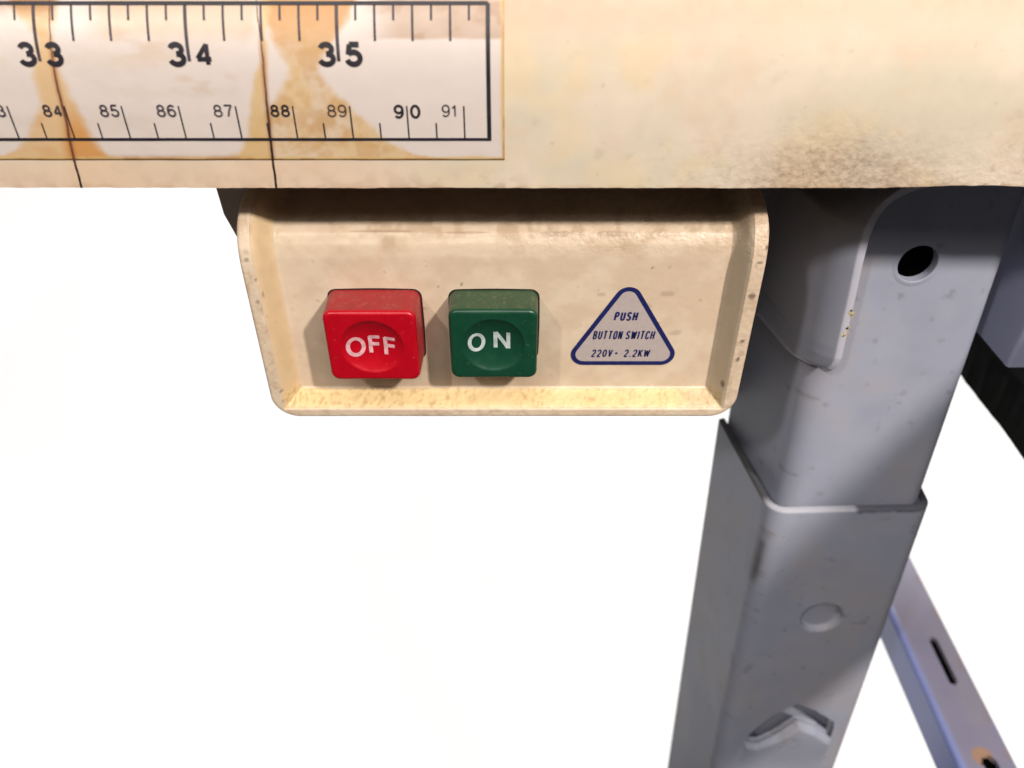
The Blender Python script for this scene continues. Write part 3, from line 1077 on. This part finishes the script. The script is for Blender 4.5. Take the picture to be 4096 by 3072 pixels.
def lower_relief(X, Z):
    # raised round boss
    d = np.hypot(X - 10.19, (Z + 22.06) / 1.0)
    h = -0.20 * sstep(0.70, 0.60, d)
    # pressed tab: pocket under a peak, tab leaning out of it
    def above(x, z, pts):
        return z - np.interp(x, [p_[0] for p_ in pts], [p_[1] for p_ in pts])
    upper = [(8.7, -28.9), (9.5, -27.5), (10.35, -26.75), (11.2, -27.25), (12.0, -28.0), (12.15, -28.9)]
    lower_ = [(8.7, -29.0), (9.3, -29.2), (10.0, -28.6), (10.6, -27.75), (11.3, -28.2), (12.05, -29.0), (12.2, -29.2)]
    inx_ = sstep(8.75, 8.95, X) * sstep(12.15, 12.0, X)
    pk = np.clip(0.5 - above(X, Z, upper) * 20, 0, 1) * np.clip(0.5 + above(X, Z, lower_) * 20, 0, 1) * inx_
    global PK
    PK = pk
    below = above(X, Z, lower_)
    tb = sstep(0.0, -0.35, below) * inx_ * sstep(-31.0, -28.2, Z)
    h = h + 0.22 * tb
    return h


cs_low = round_path([(6.98, 20.8), (7.60, 16.48), (12.46, 16.63), (12.7, 20.6)], [0.62, 0.5])
cs_up = round_path([(7.24, 20.6), (8.06, 16.90), (12.34, 17.0), (12.5, 20.4)], [0.75, 0.5])
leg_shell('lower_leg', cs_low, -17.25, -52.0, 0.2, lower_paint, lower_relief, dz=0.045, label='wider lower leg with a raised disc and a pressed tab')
leg_shell('upper_leg', cs_up, -6.3, -19.0, 0.2, leg_paint, None, dz=0.07, hole=(9.90, -9.47, 0.545), label='upper leg with a round bolt hole')
# clean rim of the bolt hole: washer-like collar flush with the sheet and its inner wall
th = np.linspace(0, 2 * np.pi, 48, endpoint=False)
fy = lean(9.8, 16.81, -9.32)[1]


def front_f(x, z):
    return 16.90 + (x - KX * (ZR - z) - 8.06) * (0.10 / 4.14) - KF * (ZR - z)


rows = []
for r_, dy in ((0.62, 0.006), (0.60, -0.005), (0.50, -0.007), (0.48, 0.01), (0.475, 0.24)):
    x_ = 9.90 + r_ * np.cos(th)
    z_ = -9.47 + r_ * np.sin(th)
    rows.append(np.stack([x_, front_f(x_, z_) + dy, z_], 1))
hv_ = np.concatenate(rows)
mesh_obj('bolt_hole_rim', hv_, grid_faces(5, 48, closed=True)[:, ::-1].tolist(), M_leg, stand, paint=leg_paint(hv_), angle=40)
# inner tube wall behind the hole, coloured black for the shade inside
hv_ = np.array([(8.6, 18.2, -8.2), (11.6, 18.2, -8.2), (11.6, 18.2, -12.5), (8.6, 18.2, -12.5)])
mesh_obj('inner_wall', hv_, [[0, 1, 2, 3]], M_hole, stand, smooth=False)

hv_ = lean(*np.array([(8.0, 17.6, -24.5), (11.9, 17.6, -24.5), (11.9, 17.2, -31.5), (8.0, 17.2, -31.5)]).T)
mesh_obj('inner_wall', hv_, [[0, 1, 2, 3]], M_leg, stand, smooth=False, paint=leg_paint(hv_))

# punched marks on the left face of the upper leg
for (px_, fz, zz) in ((0, 17.9, -9.1), (0, 18.2, -11.7)):
    pass

# flat crosspiece behind the top of the leg
Vv = np.array([(x_, f_, z_) for f_ in (20.7, 21.0) for x_, z_ in ((4.4, -5.9), (4.4, -16.2), (7.6, -16.2), (7.6, -5.9))])
mesh_obj('rear_crosspiece', Vv, [[0, 1, 2, 3], [7, 6, 5, 4], [0, 4, 5, 1], [1, 5, 6, 2], [2, 6, 7, 3], [3, 7, 4, 0]], M_leg, stand, smooth=False, paint=leg_paint(Vv))

# corner bracket that hooks over the leg: strip with rounded tab and arch
path = [(8.22, -12.42, 16.86), (8.33, -12.30, 16.76), (8.40, -12.08, 16.67), (8.41, -11.8, 16.61), (8.38, -11.4, 16.6), (8.33, -10.6, 16.6), (8.28, -9.8, 16.6), (8.22, -9.0, 16.6),
        (8.20, -8.4, 16.6), (8.24, -8.0, 16.6), (8.36, -7.68, 16.6), (8.56, -7.45, 16.6), (8.82, -7.30, 16.6), (9.2, -7.18, 16.6), (9.9, -7.05, 16.6),
        (10.8, -6.95, 16.6), (12.4, -6.85, 16.6)]
pa = np.array(path)
pp = catmull([tuple(q) for q in pa[:, :2]], 6)
ffr = np.interp(np.linspace(0, 1, len(pp)), np.linspace(0, 1, len(pa)), pa[:, 2])
tg = np.gradient(pp, axis=0)
tg /= np.hypot(tg[:, 0], tg[:, 1])[:, None]
nm = np.stack([-tg[:, 1], tg[:, 0]], 1)      # left side of the path
tw = 0.20
Vb = []
nseg = len(pp)
fl = 0.03
for k_ in range(nseg):
    p_, n_v, fr = pp[k_], nm[k_], ffr[k_]
    back_f = 19.5
    kk = float(np.clip((-7.5 - p_[1]) / 0.6, 0, 1))
    outs = p_ + n_v * tw
    Vb += [(p_[0] - 0.55 * kk, back_f, p_[1]), (p_[0], fr + fl, p_[1]), (p_[0] + n_v[0] * fl, fr, p_[1] + n_v[1] * fl),
           (outs[0] - n_v[0] * fl, fr, outs[1] - n_v[1] * fl), (outs[0] - 0.02 * kk, fr + fl, outs[1]),
           (outs[0] - 0.30 * kk, fr + 0.20, outs[1]), (outs[0] - 0.62 * kk, fr + 0.62, outs[1]),
           (outs[0] - 0.72 * kk, fr + 0.95, outs[1]), (outs[0] - 1.08 * kk, back_f, outs[1])]
Vb = np.array(Vb)
fb = grid_faces(nseg, 9).tolist() + [list(range(9)), [nseg * 9 - 1 - q for q in range(9)]]
cb = leg_paint(Vb)
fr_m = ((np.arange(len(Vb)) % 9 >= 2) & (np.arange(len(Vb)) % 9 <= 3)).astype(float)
cb = cb * 0.8  # bracket's shade painted in as darker grey; bare front edge lightened next
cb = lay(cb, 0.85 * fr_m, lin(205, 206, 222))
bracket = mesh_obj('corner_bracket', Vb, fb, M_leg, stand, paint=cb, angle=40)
# chipped paint showing brass coloured metal on the bracket edge
M_chip = material('bare_chip', (0.75, 0.62, 0.36), 0.5, mottle=0.4, mottle_scale=900, bump=0.4, metallic=0.2)
rng = np.random.RandomState(4)
for (cx_, cz_, n_c, sp) in ((8.27, -10.45, 6, 0.07), (8.30, -10.95, 9, 0.10)):
    Vv, Ff = [], []
    for q in range(n_c):
        a_, b_ = cx_ + rng.uniform(-0.07, 0.05), cz_ + rng.uniform(-sp, sp) * 1.6
        r_ = rng.uniform(0.02, 0.05)
        k_ = len(Vv)
        m_ = 7
        for t_ in range(m_):
            rr_ = r_ * rng.uniform(0.6, 1.3)
            Vv.append((a_ + rr_ * math.cos(t_ * 6.283 / m_), 16.592, b_ + rr_ * math.sin(t_ * 6.283 / m_)))
        Ff.append([k_ + m_ - 1 - t_ for t_ in range(m_)])
    mesh_obj('paint_chip', np.array(Vv), Ff, M_chip, bracket, smooth=False)

# dark crescents on the left face, painted shade of rounded punched slots
for (x_, f_, z_) in ((7.78, 18.3, -8.9), (7.74, 18.3, -11.35)):
    Vv, Ff = [], []
    tt = np.linspace(1.7, 4.1, 22)
    for a_ in tt:
        for r1 in (0.30, 0.30 + 0.09 * math.sin((a_ - 1.7) / 2.4 * math.pi)):
            fy_ = f_ + r1 * math.sin(a_ + 0.4) * 0.9
            zz_ = z_ + r1 * math.cos(a_ + 0.4) * 1.7
            Xf = 8.06 - (fy_ + KF * (ZR - zz_) - 16.90) * 0.159 + KX * (ZR - zz_) - 0.014
            Vv.append((Xf, fy_, zz_))
    for q in range(len(tt) - 1):
        Ff.append([2 * q, 2 * q + 1, 2 * q + 3, 2 * q + 2])
    mesh_obj('slot_shade_strip', np.array(Vv), Ff, M_slot, stand, smooth=False)

# panel right of the leg: front and left side, chamfer-free lower edge
pc = round_path([(13.0, 22.5), (13.0, 17.0), (20.0, 17.0)], [0.12])
pz = [-4.0, -12.35, -12.40, -12.40]
Vv = []
for z_, ins in ((-4.0, 0), (-12.35, 0), (-12.4, 0.05), (-12.4, 0.2), (-4.0, 0.2)):
    for q in pc:
        Vv.append((q[0] + ins, q[1] + ins, z_))
Vv = np.array(Vv)
o = mesh_obj('side_panel', Vv, grid_faces(5, len(pc)).tolist(), M_brace, stand, paint=leg_paint(Vv) * np.array([1.0, 1.0, 1.12]), angle=40)

# side brace: angle iron running back, top face slotted
ZT = -30.0
cs = round_path([(17.05, -31.75), (17.05, ZT), (19.2, ZT)], [0.28])
cs = densify(cs, 0.07)
ys = np.arange(12, 34, 0.09)
Yg, Cg = np.meshgrid(ys, np.arange(len(cs)), indexing='ij')
Xb = cs[Cg, 0]
Zb = cs[Cg, 1]
# shallow press round the lower hole
top_m = (Zb > ZT - 0.02)
O = np.stack([Xb, Yg, Zb], -1)
fo = grid_faces(*Xb.shape)
cen = O.reshape(-1, 3)[fo].mean(1)
slot_c = (18.35, 20.05)
slot = np.hypot(cen[:, 0] - slot_c[0] + 0.0, np.maximum(np.abs(cen[:, 1] - slot_c[1]) - 1.0, 0)) < 0.17
hole2 = np.hypot(cen[:, 0] - 18.25, cen[:, 1] - 15.55) < 0.32
onTop = cen[:, 2] > ZT - 0.05
fo = fo[~((slot | hole2) & onTop)]
Inn = O.reshape(-1, 3) + np.where(top_m.reshape(-1, 1), [0, 0, -0.18], [0.18, 0, 0])
Vv = np.concatenate([O.reshape(-1, 3), Inn])
fi = fo[:, ::-1] + len(O.reshape(-1, 3))
nn = vnoise(Vv[:, 0] * 3, Vv[:, 1] * 3, 301, 4)
n2_ = vnoise(Vv[:, 0] * 0.8, Vv[:, 1] * 0.5, 303, 3)
cbr = np.zeros((len(Vv), 3)) + lin(140, 138, 164)
cbr = lay(cbr, 0.6 * sstep(0.4, 0.7, n2_), lin(146, 144, 158))
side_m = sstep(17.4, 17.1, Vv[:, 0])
cbr = lay(cbr, 0.85 * side_m, lin(152, 168, 240))  # blue light on the left side put into the paint colour
rust = np.exp(-((np.hypot(Vv[:, 0] - 18.1, (Vv[:, 1] - 15.85)) - 0.2) / 0.25) ** 2)
cbr = lay(cbr, 0.9 * sstep(0.35, 0.8, rust + 0.4 * (nn - .5)), lin(176, 140, 112))
cbr = lay(cbr, 0.25 * sstep(0.3, 0.6, np.exp(-((Vv[:, 0] - 19.1) / 0.25) ** 2) * sstep(0.4, 0.7, nn)), lin(150, 122, 96))
mesh_obj('side_brace', Vv, np.concatenate([fo, fi]), M_brace, stand, paint=cbr, angle=50)
# black sheet under the slots, standing for the shade inside the brace
mesh_obj('brace_inner_shade', np.array([(17.3, 12, ZT - 0.75), (19.1, 12, ZT - 0.75), (19.1, 34, ZT - 0.75), (17.3, 34, ZT - 0.75)]),
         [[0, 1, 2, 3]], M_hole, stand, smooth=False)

# unseen plate added at the right to cast the slanted shadow on the leg
gp = [(-4.0, -1.3), (-3.6, -1.0), (11.0, -3.4), (11.6, -4.0), (11.9, -13.2), (11.4, -14.0), (-3.2, -10.0), (-4.0, -9.4)]
Vv = []
for x_ in (17.1, 17.4):
    Vv += [(x_, f_, z_) for f_, z_ in gp]
m = len(gp)
Ff = [list(range(m)), list(range(2 * m - 1, m - 1, -1))] + [[a, a + m, (a + 1) % m + m, (a + 1) % m] for a in range(m)]
Vv = np.array(Vv, float)
mesh_obj('shadow_plate', Vv, Ff, M_leg, stand, smooth=False, paint=leg_paint(Vv))

# ------------------------------------------------------------------ black bar
bar = [(15.45, -16.4), (15.45, -15.0), (15.6, -14.8), (20.0, -14.8), (20.2, -15.0), (20.2, -16.1)]
Vv, Ff = [], []
yy = np.arange(13, 31.01, 0.3)
for y in yy:
    for x, z in bar:
        Vv.append((x + 0.16 * (vnoise(np.array([y * 1.1]), np.array([z]), 5)[0] - 0.5), y, z))
m = len(bar)
Ff = grid_faces(len(yy), m, closed=True).tolist() + [list(range(m)), [len(Vv) - 1 - q for q in range(m)]]
tag(mesh_obj('black_bar', np.array(Vv), Ff, M_black, None, smooth=False),
    'black bar running back behind the leg, at the right edge below the grey side panel', 'bar')
